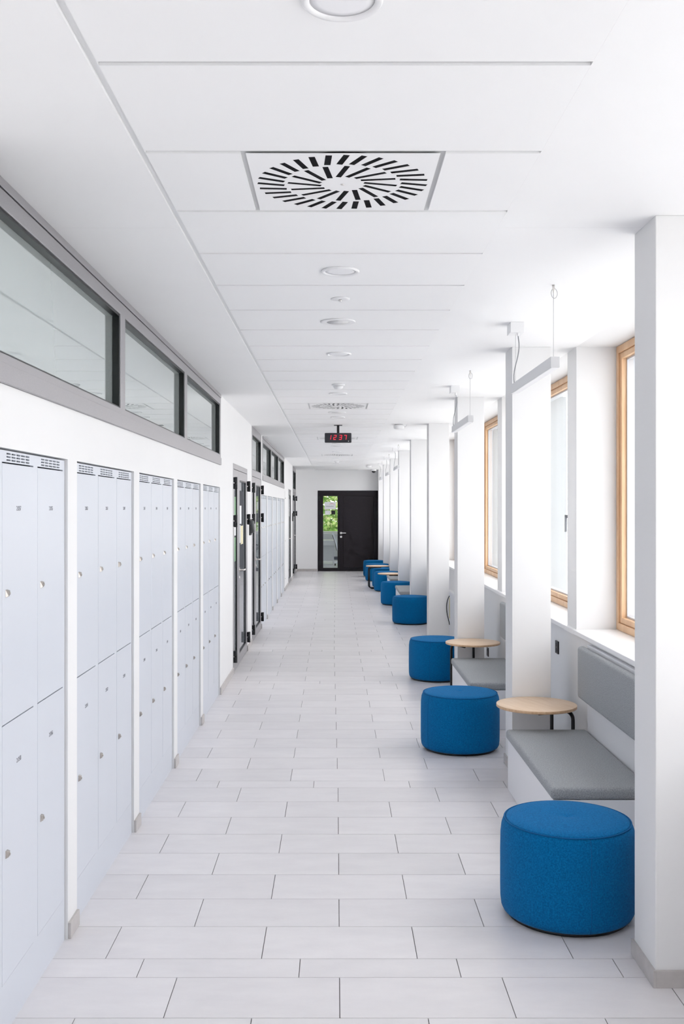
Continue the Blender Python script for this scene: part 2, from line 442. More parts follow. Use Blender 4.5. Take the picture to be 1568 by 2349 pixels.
# ------------------------------------------------------------------ columns
ordw = ['nearest', 'second', 'third', 'fourth', 'fifth', 'sixth', 'seventh', 'eighth', 'ninth']
colroot = None
for k, cy in enumerate(COLY):
    if k == 0:
        colroot = empty('column', (XP0, cy, 0))
        B(XP0, XP1, cy, cy+COLD, 0, CEIL).build('shaft', 'wall', colroot, bevel=0.003)
        B(XP0-0.011, XP0, cy-0.011, cy+COLD+0.011, 0, 0.062).build('baseboard', 'base', colroot, bevel=0.001)
        B(XP0, XP1, cy-0.011, cy, 0, 0.062).build('baseboard', 'base', colroot, bevel=0.001)
        c = colroot
    else:
        c = copy_tree(colroot); c.location = (XP0, cy, 0)
    lab = ['white square column nearest the viewer at the right edge', 'second white square column, behind the first grey bench', 'third white square column, behind the second round table',
           'fourth white square column, with a black cable on it', 'fifth white square column, counting from the viewer', 'sixth white square column, counting from the viewer',
           'seventh white square column, counting from the viewer', 'eighth white square column, second from the end wall', 'last white square column, against the end wall door'][k]
    tag(c, lab, 'column', 'white square columns along the window side', 'structure')

# ------------------------------------------------------------------ windows on the right
def window(k, a, b):
    r = empty('window_%d' % (k+1), (XW, a, SILLZ))
    f = MB().grid(a+0.004, b-0.004, SILLZ, CEIL-0.003, [(a+0.05, b-0.05, SILLZ+0.046, CEIL-0.049)], XW, XW+0.075, mapX)
    f.build('frame', 'pine', r, bevel=0.002)
    s = MB().grid(a+0.052, b-0.052, SILLZ+0.048, CEIL-0.051, [(a+0.088, b-0.088, SILLZ+0.084, CEIL-0.087)], XW+0.012, XW+0.066, mapX)
    sash = s.build('sash', 'pine', r, bevel=0.003)
    g = MB().grid(a+0.072, b-0.072, SILLZ+0.068, CEIL-0.071, [(a+0.100, b-0.100, SILLZ+0.096, CEIL-0.099)], XW+0.045, XW+0.10, mapX)
    g.build('outer_trim', 'alu', r)
    B(XW+0.050, XW+0.056, a+0.089, b-0.089, SILLZ+0.085, CEIL-0.088).build('pane', 'glass', r)
    B(XR-0.025, XW+0.09, a-0.0, b+0.0, SILLZ-0.032, SILLZ-0.001).build('window_sill', 'sill', r, bevel=0.004)
    return r
wl_labels = {2: 'pine framed window beside the nearest bench and column', 3: 'pine framed window with a steel handle, behind the second column', 4: 'pine framed window seen past the third column'}
winobj = {}
for k, (a, b) in enumerate(bays):
    w = window(k, a, b)
    winobj[k] = w
    tag(w, wl_labels.get(k, ['pine framed window behind the viewpoint', 'pine framed window level with the viewpoint'][k] if k < 2 else
        'pine framed window, number %d from the nearest bench' % (k-1)), 'window', 'pine windows along the right side', 'structure')
# sill nosing is continuous in front of the piers
ts = empty('trim_1', (XR, 0, SILLZ)); tag(ts, 'white sill edge running under the window piers', 'trim', kind='structure')
for cy in [COLY[0]-3.005]+COLY:
    B(XR-0.025, XR, cy, cy+COLD, SILLZ-0.032, SILLZ-0.001).build('sill_piece', 'sill', ts)
hb = MB(); ya = 8.215
hb.box(XW+0.02, XW+0.05, ya-0.016, ya+0.016, 1.655, 1.682); hb.box(XW+0.005, XW+0.022, ya-0.008, ya+0.008, 1.545, 1.682)
hb.box(XW+0.005, XW+0.022, ya-0.12, ya+0.008, 1.664, 1.682)
hb.build('window_handle', 'cable', winobj[3], bevel=0.002)  # added grey bar stands in for a mark reflected in the pane

# ------------------------------------------------------------------ transom windows and doors on the left
def transom(name, y0, y1, z0, panes, label, fr='frame'):
    r = empty(name, (XL, y0, z0)); tag(r, label, 'window', kind='structure')
    hs = [(a, b, z0+0.097, CEIL-0.094) for a, b in panes]
    f = MB().grid(y0+0.001, y1-0.001, z0+0.001, CEIL-0.034, hs, XL+0.006, XL-0.07, mapX)
    f.build('frame', fr, r, bevel=0.002)
    B(XL-0.05, XL+0.010, y0, y1, CEIL-0.031, CEIL-0.001).build('head_rail', fr, r, bevel=0.001)
    B(XL, XL+0.012, y0, y1, z0+0.002, z0+0.066).build('bottom_rail', fr, r, bevel=0.001)
    for a, b in panes:
        p = B(XL-0.040, XL-0.034, a+0.002, b-0.002, z0+0.099, CEIL-0.096).build('pane', 'transom', r)
        MB().grid(a+0.0005, b-0.0005, z0+0.0975, CEIL-0.0945, [(a+0.010, b-0.010, z0+0.105, CEIL-0.104)], XL-0.001, XL-0.033, mapX).build('gasket', 'gasket', p)
    return r
transom('window_11', 2.93, 9.506, 2.137, [(3.03, 5.08), (5.19, 7.24), (7.355, 9.43)], 'long grey framed transom window above the near row of lockers')
transom('window_12', 14.92, 21.17, 2.145, [(15.0, 16.87), (16.97, 18.97), (19.07, 21.09)], 'grey framed transom window above the far row of lockers')

def hinge(r, y, z, side):
    h = MB(); h.lathe([(0.016, 0), (0.016, 0.128)], (XL+0.026, y, z), 12)
    h.box(XL-0.004, XL+0.030, y-0.034 if side < 0 else y-0.012, y+0.012 if side < 0 else y+0.034, z+0.003, z+0.060)
    h.box(XL-0.004, XL+0.030, y-0.030, y+0.030, z+0.072, z+0.125)
    return h.build('hinge', 'hinge', r)
def handle(r, y, z, d=1):
    h = MB(); h.lathe([(0.026, 0), (0.026, 0.010)], (XL, y, z), 16, axis='X')
    h.tube([(XL+0.008, y, z), (XL+0.052, y, z), (XL+0.058, y+0.008*d, z), (XL+0.058, y+0.13*d, z)], 0.010, 10)
    o = h.build('door_handle', 'steel', r)
    MB().lathe([(0.022, 0), (0.022, 0.009), (0.008, 0.009), (0.008, 0.012)], (XL, y, z-0.085), 16, axis='X').build('lock_rosette', 'steel', r)
    return o
def leaf(r, y0, y1, z0, z1, s0, s1, zt, zb):
    L = MB().grid(y0, y1, z0, z1, [(y0+s0, y1-s1, zb, zt)], XL+0.001, XL-0.055, mapX).build('door_leaf', 'frame', r, bevel=0.0015)
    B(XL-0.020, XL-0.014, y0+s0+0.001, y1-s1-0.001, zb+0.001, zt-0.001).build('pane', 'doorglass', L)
    MB().grid(y0+s0+0.0005, y1-s1-0.0005, zb+0.0005, zt-0.0005, [(y0+s0+0.014, y1-s1-0.014, zb+0.014, zt-0.014)], XL-0.001, XL-0.0135, mapX).build('gasket', 'gasket', L)
    return L
def left_door(name, y0, y1, top, split, label, transom_to=None, hinges=True):
    r = empty(name, (XL, y0, 0)); tag(r, label, 'door', kind='structure')
    lz = 2.148
    t2 = transom_to or top
    hs = [(y0+0.035, y1-0.035, -0.1, lz+0.004)]
    if transom_to: hs.append((y0+0.075, y1-0.075, 2.235, 2.69))
    MB().grid(y0+0.001, y1-0.001, 0.0, t2-0.001, hs, XL+0.003, XL-0.09, mapX).build('frame', 'frame', r, bevel=0.002)
    if transom_to:
        p = B(XL-0.040, XL-0.034, y0+0.076, y1-0.076, 2.236, 2.689).build('pane', 'transom', r)
        MB().grid(y0+0.0755, y1-0.0755, 2.2355, 2.6895, [(y0+0.086, y1-0.088, 2.245, 2.68)], XL-0.001, XL-0.033, mapX).build('gasket', 'gasket', p)
    leaves = []
    if split:
        leaves.append(leaf(r, y0+0.038, split-0.003, 0.006, lz, 0.10, 0.14, 2.05, 0.108))
        leaves.append(leaf(r, split+0.003, y1-0.038, 0.006, lz, 0.115, 0.14, 2.05, 0.108))
    else:
        leaves.append(leaf(r, y0+0.038, y1-0.038, 0.006, lz, 0.12, 0.14, 2.05, 0.108))
    if hinges:
        for z in (1.936, 1.537, 0.11):
            hinge(r, y1-0.02, z, 1)
            if split: hinge(r, y0+0.045, z, -1)
    handle(r, (split or y0+0.05)+0.06, 1.05)
    return r, leaves
d1, lv = left_door('door_1', 10.68, 12.38, 2.21, 11.28, 'grey framed glazed double door with notices, nearest on the left')
for (a, b, z0, z1, m) in ((11.57, 11.77, 1.557, 1.766, 'paper'), (11.70, 11.98, 1.32, 1.533, 'paper_y'), (11.57, 11.67, 1.34, 1.545, 'paper')):
    B(XL-0.0138, XL-0.0130, a, b, z0, z1).build('paper_notice', m, lv[1])
for (a, b, z0, z1, m) in ((10.88, 11.12, 1.44, 1.53, 'paper'), (10.95, 11.12, 1.66, 1.86, 'green'), (10.95, 11.10, 1.16, 1.42, 'green')):  # the green sheets are added, standing in for greenery seen through the glass
    B(XL-0.0138, XL-0.0130, a, b, z0, z1).build('paper_notice', m, lv[0])
d2, lv2 = left_door('door_2', 13.05, 14.70, 2.21, 13.62, 'grey framed glazed double door with a transom up to the ceiling', transom_to=CEIL)
d3, lv3 = left_door('door_3', 23.1, 24.4, 2.18, None, 'single grey framed door with pinned papers beyond the far lockers', hinges=False)
for (a, b, z0, z1, m) in ((23.35, 23.6, 1.50, 1.72, 'paper_y'), (23.35, 23.56, 1.22, 1.46, 'paper'), (23.75, 24.0, 1.55, 1.95, 'paper')):
    B(XL-0.0138, XL-0.0130, a, b, z0, z1).build('paper_notice', m, lv3[0])
d4, lv4 = left_door('door_4', 25.4, 27.35, 2.21, 26.0, 'dark glazed double door beside the end wall on the left', transom_to=CEIL)
# white service panel between far lockers and third door
sp = empty('service_panel', (XL, 21.5, 0)); tag(sp, 'white flush service panel on the left wall beyond the far lockers', 'panel', kind='structure')
B(XL, XL+0.004, 21.5, 22.6, 0.08, 2.1).build('leaf', 'wall', sp, bevel=0.001)
for z in (0.25, 1.05, 1.95):
    MB().lathe([(0.012, 0), (0.012, 0.01)], (XL+0.004, 21.56, z), 10, axis='X').build('hinge', 'steel', sp)

# ------------------------------------------------------------------ end door
r = empty('door_5', (DX0, YE, 0)); tag(r, 'dark brown-black metal double door at the end of the corridor', 'door', kind='structure')
def mY(u, v, w): return (u, w, v)
MB().grid(DX0, DX1, 0, DZ1, [(DX0+0.045, DX1-0.045, -0.1, DZ1-0.045)], YE-0.006, YE+0.09, mY).build('frame', 'enddoor', r, bevel=0.002)
SPX = 0.100
gl = MB().grid(DX0+0.048, SPX-0.003, 0.006, DZ1-0.049, [(-0.351, 0.046, 0.092, 2.076)], YE-0.002, YE+0.055, mY).build('glazed_leaf', 'enddoor', r, bevel=0.0015)
B(-0.350, 0.045, YE+0.022, YE+0.028, 0.093, 2.075).build('pane', 'glass', gl)
ml = MB().grid(SPX+0.003, DX1-0.048, 0.006, DZ1-0.049, [(0.20, 1.045, 0.10, 2.085)], YE-0.002, YE+0.055, mY).build('solid_leaf', 'enddoor', r, bevel=0.0015)
B(0.206, 1.039, YE+0.004, YE+0.045, 0.106, 2.079).build('inset_panel', 'enddoor', ml, bevel=0.003)
MB().grid(DX0+0.02, DX1-0.02, 0, DZ1-0.02, [(-0.358, 0.053, 0.085, 2.083)], YE+0.0565, YE+0.075, mY).build('rebate', 'enddoor', r)
h = MB(); h.lathe([(0.032, 0), (0.032, -0.010)], (0.142, YE-0.002, 1.055), 16, axis='Y')
h.tube([(0.142, YE-0.01, 1.055), (0.142, YE-0.055, 1.055), (0.150, YE-0.062, 1.055), (0.275, YE-0.062, 1.055)], 0.011, 10)
h.build('door_handle', 'plastic', ml)
MB().lathe([(0.030, 0), (0.030, -0.009)], (0.142, YE-0.002, 0.952), 16, axis='Y').build('lock_rosette', 'plastic', ml)
for x, zs in ((DX1-0.045, (1.93, 1.55, 0.15)), (DX0+0.046, (1.95, 1.57, 0.16))):
    for z in zs:
        MB().lathe([(0.014, 0), (0.014, 0.12)], (x, YE-0.018, z), 12).box(x-0.03, x+0.03, YE-0.010, YE-0.002, z+0.01, z+0.11).build('hinge', 'hinge', r)
sg = B(-0.314, -0.004, YE+0.018, YE+0.021, 1.711, 1.915).build('sign_plate', 'paper', gl); tag(sg, 'white sign with a red swoosh behind the glass')
mk = MB()
for i in range(13):
    xx = -0.275+i*0.0165
    mk.box(xx, xx+0.011, YE+0.0165, YE+0.0175, 1.786, 1.802+0.006*((i*7) % 3 == 0))
mk.build('small_print', 'greyink', sg)
arc = MB(); pts = []
for i in range(15):
    t = i/14; a = math.radians(150-125*t)
    pts.append((-0.115+0.085*math.cos(a), YE+0.0165, 1.800+0.062*math.sin(a)))
for i in range(14):
    p, q = pts[i], pts[i+1]; th = 0.002+0.007*math.sin(PI*(i+1)/15)
    arc.add([(p[0], p[1], p[2]), (q[0], q[1], q[2]), (q[0], q[1], q[2]+th), (p[0], p[1], p[2]+th),
             (p[0], p[1]+0.001, p[2]), (q[0], q[1]+0.001, q[2]), (q[0], q[1]+0.001, q[2]+th), (p[0], p[1]+0.001, p[2]+th)],
            [(0,1,2,3),(7,6,5,4),(0,4,5,1),(3,2,6,7)])
arc.build('red_swoosh', 'swoosh', sg)
B(-0.300, -0.155, YE+0.018, YE+0.021, 1.560, 1.678).build('white_notice', 'paper', gl)
B(-0.130, -0.020, YE+0.018, YE+0.021, 1.568, 1.680).build('black_sticker', 'black', gl)

# ------------------------------------------------------------------ office behind the end door
RY0, RY1 = YE+0.2, 35.0
of = empty('floor_office', (0, RY0, 0)); tag(of, 'light office floor seen through the end door glass', 'floor', kind='structure')
B(-2.6, 2.6, RY0, RY1, -0.02, 0.0).build('floor_base', 'carpet', of)
B(DX0, DX1, YE, RY0, -0.02, 0.0).build('threshold', 'tile', of)
ow = empty('wall_office', (0, RY1, 0)); tag(ow, 'white office walls around a wide window behind the end door', 'wall', kind='structure')
MB().grid(-2.6, 2.6, 0, 2.87, [(-2.2, 2.2, 0.95, 2.62)], RY1, RY1+0.25, mY).build('window_wall', 'wall', ow)
B(-2.7, -2.6, RY0, RY1, 0, 2.87).build('side_wall', 'wall', ow); B(2.6, 2.7, RY0, RY1, 0, 2.87).build('side_wall', 'wall', ow)
B(-2.6, 2.6, RY1-0.03, RY1+0.2, 0.91, 0.95).build('window_sill', 'sill', ow)
B(-2.6, 2.6, RY1-0.012, RY1, 0, 0.07).build('skirting', 'bench', ow)
B(-2.7, 2.7, RY0, RY1+0.25, 2.84, 2.87).build('ceiling_board', 'ceil', ow)
dk = empty('desk', (-0.75, 31.6, 0)); tag(dk, 'pale grey office desk behind the end door glass', 'desk')
B(-1.55, -0.03, 31.3, 32.0, 0.735, 0.76).build('desktop', 'bench', dk, bevel=0.002)
B(-1.50, -0.09, 31.34, 31.36, 0.60, 0.725).build('cable_panel', 'desk', dk)
B(-1.50, -0.09, 31.95, 31.97, 0.12, 0.60).build('modesty_panel', 'desk', dk)
for x in (-1.50, -0.10):
    for yy in (31.36, 31.92): B(x, x+0.04, yy, yy+0.04, 0, 0.735).build('leg', 'alu', dk)
cb = empty('low_cabinet', (0.2, 34.6, 0)); tag(cb, 'low grey cabinet under the office window', 'cabinet')
B(-2.0, 1.6, 34.55, 34.95, 0.10, 0.88).build('carcass', 'desk', cb, bevel=0.003)
B(-1.98, 1.58, 34.60, 34.95, 0.0, 0.10).build('plinth', 'carpet_dark', cb)
for i in range(4):
    B(-1.99+0.895*i, -1.10+0.895*i, 34.53, 34.55, 0.11, 0.87).build('door', 'desk', cb, bevel=0.002)
ch = empty('office_chair', (0.26, 31.0, 0)); tag(ch, 'white shell office chair on castors behind the end door glass', 'chair')
cx, cy = 0.26, 31.0
st = MB(); st.lathe([(0.03, 0.10), (0.03, 0.44)], (cx, cy, 0), 14); st.build('gas_column', 'chair', ch)
for i in range(5):
    a = 2*PI*i/5+math.radians(200)
    ex, ey = cx+0.30*math.cos(a), cy+0.30*math.sin(a)
    L = MB().tube([(cx, cy, 0.12), ((cx+ex)/2, (cy+ey)/2, 0.115), (ex, ey, 0.075)], 0.020, 8).build('base_arm', 'chair', ch)
    MB().lathe([(0.030, -0.022), (0.034, -0.015), (0.034, 0.015), (0.030, 0.022)], (ex, ey, 0.034), 14, axis='X').build('castor', 'black', L)
se = MB()
prof = []
NU, NV = 8, 12
vs = []; fs = []
for i in range(NU+1):
    u = -1+2*i/NU
    for j in range(NV+1):
        t = j/NV
        # profile: seat front -> back -> top of backrest (chair faces +X)
        if t < 0.45: px, pz = 0.24-0.44*(t/0.45), 0.455+0.015*math.cos(PI*t/0.45)
        else:
            q = (t-0.45)/0.55; px, pz = -0.20-0.02*math.sin(PI*q)-0.16*q*q, 0.44+0.56*q
        vs.append((cx+px+0.02*u*u, cy+0.22*u, pz+0.02*u*u))
for i in range(NU):
    for j in range(NV):
        a = i*(NV+1)+j; fs.append((a, a+1, a+NV+2, a+NV+1))
se.add(vs, fs, True); so = se.build('shell', 'chair', ch); md = so.modifiers.new('th', 'SOLIDIFY'); md.thickness = 0.03
MB().tube([(cx-0.02, cy-0.24, 0.43), (cx-0.10, cy-0.27, 0.62), (cx+0.12, cy-0.27, 0.64)], 0.014, 8).build('armrest', 'black', ch)
MB().tube([(cx-0.02, cy+0.24, 0.43), (cx-0.10, cy+0.27, 0.62), (cx+0.12, cy+0.27, 0.64)], 0.014, 8).build('armrest', 'black', ch)
MB().tube([(cx-0.23, cy, 0.46), (cx-0.28, cy, 0.70), (cx-0.36, cy, 0.93)], 0.018, 8).build('back_spine', 'black', ch)
# hedge outside
hr = empty('hedge', (0, 37.5, 0)); tag(hr, 'sunlit leafy green hedge outside the office window', 'hedge')
lv_ = MB(); rnd = random.Random(3)
for i in range(11000):
    p = Vector((rnd.uniform(-2.6, 2.6), rnd.uniform(36.6, 37.9), rnd.uniform(0.0, 3.2)))
    a = rnd.uniform(0, 2*PI); tlt = rnd.uniform(-1.1, 1.1); s_ = rnd.uniform(0.05, 0.12)
    ux = Vector((math.cos(a), math.sin(a)*0.6, math.sin(tlt))).normalized()*s_
    uy = Vector((-math.sin(a)*math.sin(tlt), 0.3*math.cos(a), math.cos(tlt))).normalized()*s_*0.55
    lv_.add([p-ux, p+uy, p+ux, p-uy], [(0,1,2,3)])
tag(lv_.build('foliage', 'leaf', hr), kind='stuff')
for x in (-1.8, -0.6, 0.7, 1.9):
    MB().tube([(x, 37.3, 0), (x+0.08, 37.35, 1.2), (x-0.05, 37.3, 2.6)], 0.05, 8).build('stem', 'bark', hr)
gp = MB().box(-40, 45, -40, 60, -0.3, -0.16)
tag(gp.build('ground', 'ground', origin=(0, 0, -0.3)), 'pale paving outside the building', 'ground', kind='structure')

# ------------------------------------------------------------------ lockers
CW = 0.395; CABL = 1.186; DW = 0.342; MARG = (CABL-3*CW)/2 + (CW-DW)/2
def cabinet():
    r = empty('locker_cabinet', (0, 0, 0))
    doors = []; hs = []
    for c in range(3):
        y0 = MARG + c*CW
        for (z0, z1) in ((0.170, 1.018), (1.022, 1.882)):
            doors.append((y0, y0+DW, z0, z1))
            hs.append((y0-0.0015, y0+DW+0.0015, z0-0.0015, z1+(0.0045 if z1 > 1.5 else 0.0025)))
        ym = y0+DW/2
        for i in range(5):
            for zz in (1.894, 1.9045, 1.915):
                ys = ym+(i-2)*0.052
                hs.append((ys-0.0215, ys+0.0215, zz-0.0026, zz+0.0026))
    b = MB().grid(0.0, CABL, 0.0, 1.925, hs, 0.0, -0.012, mapX)
    b.box(-0.5, -0.012, 0, 0.012, 0, 1.925); b.box(-0.5, -0.012, CABL-0.012, CABL, 0, 1.925)
    b.box(-0.5, -0.012, 0, CABL, 1.920, 1.925); b.box(-0.5, -0.49, 0, CABL, 0, 1.925)
    b.box(-0.49, -0.03, 0.012, CABL-0.012, 0, 0.10)
    b.build('body', 'locker', r)
    B(-0.06, -0.05, 0.013, CABL-0.013, 0.12, 1.918).build('inner_lining', 'slot', r)  # black sheet put in for the shade inside the locker
    for (a, bb, z0, z1) in doors:
        d = B(-0.016, 0.0012, a, bb, z0, z1).build('door', 'locker', r, bevel=0.0012, seg=1)
        lz = 1.452 if z0 > 1 else 0.590
        ly = a+0.040
        lk = MB(); x = 0.0012
        lk.add([(x, ly-0.010, lz-0.013), (x, ly+0.009, lz-0.013), (x, ly+0.009, lz+0.013), (x, ly-0.010, lz+0.013),
                (x+0.009, ly-0.003, lz-0.009), (x+0.009, ly+0.006, lz-0.009), (x+0.011, ly+0.006, lz+0.010), (x+0.011, ly-0.004, lz+0.010)],
               [(0,3,2,1),(4,5,6,7),(0,1,5,4),(1,2,6,5),(2,3,7,6),(3,0,4,7)])
        lk.lathe([(0.0045, 0.009), (0.0045, 0.013), (0.0015, 0.013), (0.0015, 0.012)], (x, ly+0.001, lz), 12, axis='X')
        lk.build('lock', 'lock', d, bevel=0.0015)
    return r
proto = cabinet()
names = ['2.061', '2.059', '2.057']
labels = ['pale grey-blue locker cabinet nearest the viewer, cut off by the left edge',
          'second pale grey-blue locker cabinet from the viewer, first complete one', 'third pale grey-blue locker cabinet, middle of the near row of five',
          'fourth pale grey-blue locker cabinet, next to last before the first door', 'fifth pale grey-blue locker cabinet, ending just before the first glazed door',
          'first locker cabinet beyond the second glazed door', 'second locker cabinet beyond the second glazed door', 'third locker cabinet beyond the second glazed door',
          'fourth locker cabinet beyond the second glazed door', 'fifth and last locker cabinet beyond the second glazed door']
cabs = []
for i, n in enumerate(niches):
    c = proto if i == 0 else copy_tree(proto)
    c.location = (XLK, n+(NLEN-CABL)/2, 0)
    tag(c, labels[i], 'locker cabinet', 'lockers along the left wall')
    cabs.append(c)
for i, n in enumerate(niches):
    c = cabs[i]
    if i < 5:
        ds = [o for o in children(c) if o.name.startswith('door')]
        ds.sort(key=lambda o: (min(v.co.y for v in o.data.vertices), min(v.co.z for v in o.data.vertices)))
        for q, d in enumerate(ds):
            col, up = q // 2, q % 2
            num = 59 - 6*i - 2*col + (0 if up else 1)
            ya = min(v.co.y for v in d.data.vertices)+DW/2
            zz = 1.733 if up else 0.872
            cu_loc = Vector((XLK, n+(NLEN-CABL)/2, 0))+Vector((0.0016, ya, zz))
            text('2.%03d' % num, 0.023, 'ink', d, cu_loc, (PI/2, 0, PI/2))

# ------------------------------------------------------------------ poufs
def pouf():
    r = empty('pouf', (0, 0, 0))
    R = 0.2825
    side = [(0.262, 0.016), (0.272, 0.022), (0.279, 0.036), (0.2825, 0.065), (0.2835, 0.12), (0.2835, 0.26), (0.282, 0.34), (0.278, 0.375), (0.272, 0.392), (0.264, 0.402)]
    m = MB().lathe(side, n=64); m.f = [f for f in m.f if len(f) == 4]; m.build('side', 'blue', r)
    MB().lathe([(0.265, 0.402), (0.255, 0.408), (0.20, 0.4135), (0.12, 0.416), (0.05, 0.416), (0.02, 0.414), (0.006, 0.4105), (0.0001, 0.4100)], n=64).build('top_cushion', 'blue', r)
    ring = [(0.2655+0.0032*math.cos(a), 0.4035+0.0032*math.sin(a)) for a in [2*PI*i/8 for i in range(8)]]
    MB().lathe(ring, n=64, closed=True).build('piping', 'bluepipe', r)
    MB().lathe([(0.250, 0.0), (0.255, 0.003), (0.255, 0.018)], n=48).build('base_disc', 'black', r)
    for s_ in (0, PI):
        m = MB(); m.tube([((q[0]+0.0002)*math.cos(s_), (q[0]+0.0002)*math.sin(s_), q[1]) for q in side], 0.0012, 6); m.build('seam', 'bluepipe', r)
    return r
pp = pouf()
poufs = [(0.990, 4.365, -83), (0.898, 7.375, 30), (1.027, 10.39, 70), (1.134, 15.40, 10), (1.093, 18.42, 50), (1.080, 21.43, 20), (1.083, 22.55, 80), (0.99, 24.43, 0), (0.980, 26.0, 40)]
pl = ['large blue felt pouf nearest the viewer, beside the first column', 'blue felt pouf left of the nearest round wooden table', 'blue felt pouf behind the second round table',
      'blue felt pouf beside the fourth column, fourth from the viewer', 'blue felt pouf behind the third grey bench, fifth from the viewer', 'blue felt pouf under the left edge of the third table',
      'blue felt pouf between the two farthest round tables', 'blue felt pouf behind the farthest round table, next to last', 'last blue felt pouf, in front of the dark end door']
for i, (x, yy, a) in enumerate(poufs):
    o = pp if i == 0 else copy_tree(pp)
    o.location = (x, yy, 0); o.rotation_euler = (0, 0, math.radians(a)); tag(o, pl[i], 'pouf', 'blue felt poufs along the right side')

# ------------------------------------------------------------------ benches
def bench(name_y):
    a, b = 0.0, 1.335
    r = empty('bench', (0, 0, 0))
    B(0.012, XR-1.05-0.004, a+0.006, b-0.006, 0.0, 0.308).build('base', 'bench', r, bevel=0.002)
    cu = B(0.0, 0.496, a, b, 0.309, 0.369).build('seat_cushion', 'grey', r, bevel=0.020, seg=4)
    B(0.500, XR-1.05-0.002, a+0.02, b-0.02, 0.308, 0.892).build('back_board', 'bench', r, bevel=0.002)
    bk = B(0.448, 0.499, a, b+0.03, 0.557, 0.880).build('backrest', 'grey', r, bevel=0.022, seg=4)
    for o in (cu, bk):
        for p in o.data.polygons: p.use_smooth = True
    return r
bb = bench(0)
bl_ = ['nearest grey upholstered bench with backrest under the first window', 'second grey upholstered bench, behind the second pouf', 'third grey bench, between the fourth and fifth poufs', 'farthest grey bench, under the third round table']
for i, k in enumerate((0, 1, 4, 5)):
    o = bb if i == 0 else copy_tree(bb)
    o.location = (1.05, COLY[k]+(1.28, 1.28, 1.06, 1.06)[i], 0); tag(o, bl_[i], 'bench', 'grey upholstered benches between the columns')

# ------------------------------------------------------------------ tables
def table():
    r = empty('side_table', (0, 0, 0))
    H = 0.497; R = 0.251
    MB().lathe([(0.0001, H), (R-0.0015, H), (R, H-0.0008)], n=64).build('tabletop', 'beech', r)
    MB().lathe([(R, H-0.0008), (R, H-0.0165), (R-0.002, H-0.018), (0.0001, H-0.018)], n=64).build('top_edge', 'beech_edge', r)
    B(-0.10, 0.10, -0.15, 0.15, H-0.024, H-0.018).build('mounting_plate', 'black', r)
    for s_ in (-1, 1):
        pts = [(-0.06, 0.12*s_, H-0.033), (0.13, 0.12*s_, H-0.033)]
        for i in range(1, 7):
            a = PI/2*i/6; pts.append((0.13+0.06*math.sin(a), 0.12*s_, H-0.033-0.06*(1-math.cos(a))))
        pts.append((0.19, 0.12*s_, 0.072))
        for i in range(1, 7):
            a = PI/2*i/6; pts.append((0.19-0.06*(1-math.cos(a)), 0.12*s_, 0.072-0.06*math.sin(a)))
        pts.append((-0.06, 0.12*s_, 0.012))
        MB().tube(pts, 0.012, 10).build('leg', 'black', r)
    MB().tube([(-0.055, -0.12, 0.012), (-0.055, 0.12, 0.012)], 0.012, 10).build('floor_bar', 'black', r)
    return r
tp = table()
tables = [(1.268, 6.444, 21), (1.268, 9.445, 113), (1.049, 19.45, 10), (0.905, 22.05, 184)]
tl = ['round beech side table on black legs beside the nearest bench', 'round beech side table beside the second bench and third pouf', 'third round beech table, above the farthest bench', 'farthest round beech table with a black leg in front of the last poufs']
for i, (x, yy, a) in enumerate(tables):
    o = tp if i == 0 else copy_tree(tp)
    o.location = (x, yy, 0); o.rotation_euler = (0, 0, math.radians(a)); tag(o, tl[i], 'table', 'round beech side tables')

# ------------------------------------------------------------------ pendant lights
def pendant():
    r = empty('pendant_light', (0, 0, 0))           # origin at ceiling above near wire
    X0, X1 = -0.022, 0.020
    zb, zt = -0.398, -0.346
    bo = MB().grid(X0, X1, zb, zt, [], -0.045, 1.06, mY)
    bo.build('bar', 'lamp', r, bevel=0.001)
    B(X0+0.003, X1-0.004, -0.042, 1.057, zb-0.0015, zb+0.001).build('diffuser', 'diff', r)
    MB().lathe([(0.006, 0), (0.006, -0.020), (0.003, -0.030), (0.003, -0.038)], n=10).build('ceiling_hook', 'steel', r)
    MB().tube([(0, 0, -0.03), (0, 0, zt)], 0.0013, 6).build('wire', 'wire', r)
    ring = []
    for i in range(25):
        a = 2*PI*i/24; ring.append((0.0035+0.0145*math.sin(a), 0.004*math.cos(a), -0.040+0.024*math.cos(a)))
    MB().tube(ring, 0.0016, 6).build('wire_coil', 'wire', r)
    B(-0.040, 0.040, 0.955, 1.075, -0.060, 0.0).build('ceiling_box', 'plastic', r, bevel=0.002)
    MB().lathe([(0.007, -0.060), (0.007, -0.074), (0.004, -0.080)], (0.004, 0.965, 0), 10).build('cable_gland', 'plastic', r)
    pts = []
    for i in range(13):
        t = i/12; pts.append((0.004-0.014*t+0.010*math.sin(PI*2*t*0.9), 0.965+0.01*t, -0.076+(zt+0.076)*t))
    MB().tube(pts, 0.0028, 8).build('power_cable', 'cable', r)
    MB().tube([(0, 1.02, -0.06), (0, 1.02, zt)], 0.0013, 6).build('wire', 'wire', r)
    return r
pd = pendant()
pdl = ['nearest linear white pendant light, by the first window', 'second linear white pendant light, left of the third column', 'third linear pendant light, far along the columns', 'fourth linear pendant light, far along the columns', 'farthest linear pendant light near the end wall']
for i, k in enumerate((0, 1, 4, 5, 6)):
    o = pd if i == 0 else copy_tree(pd)
    o.location = (1.033, COLY[k]+1.15, CEIL); tag(o, pdl[i], 'lamp', 'linear pendant lights over the benches')

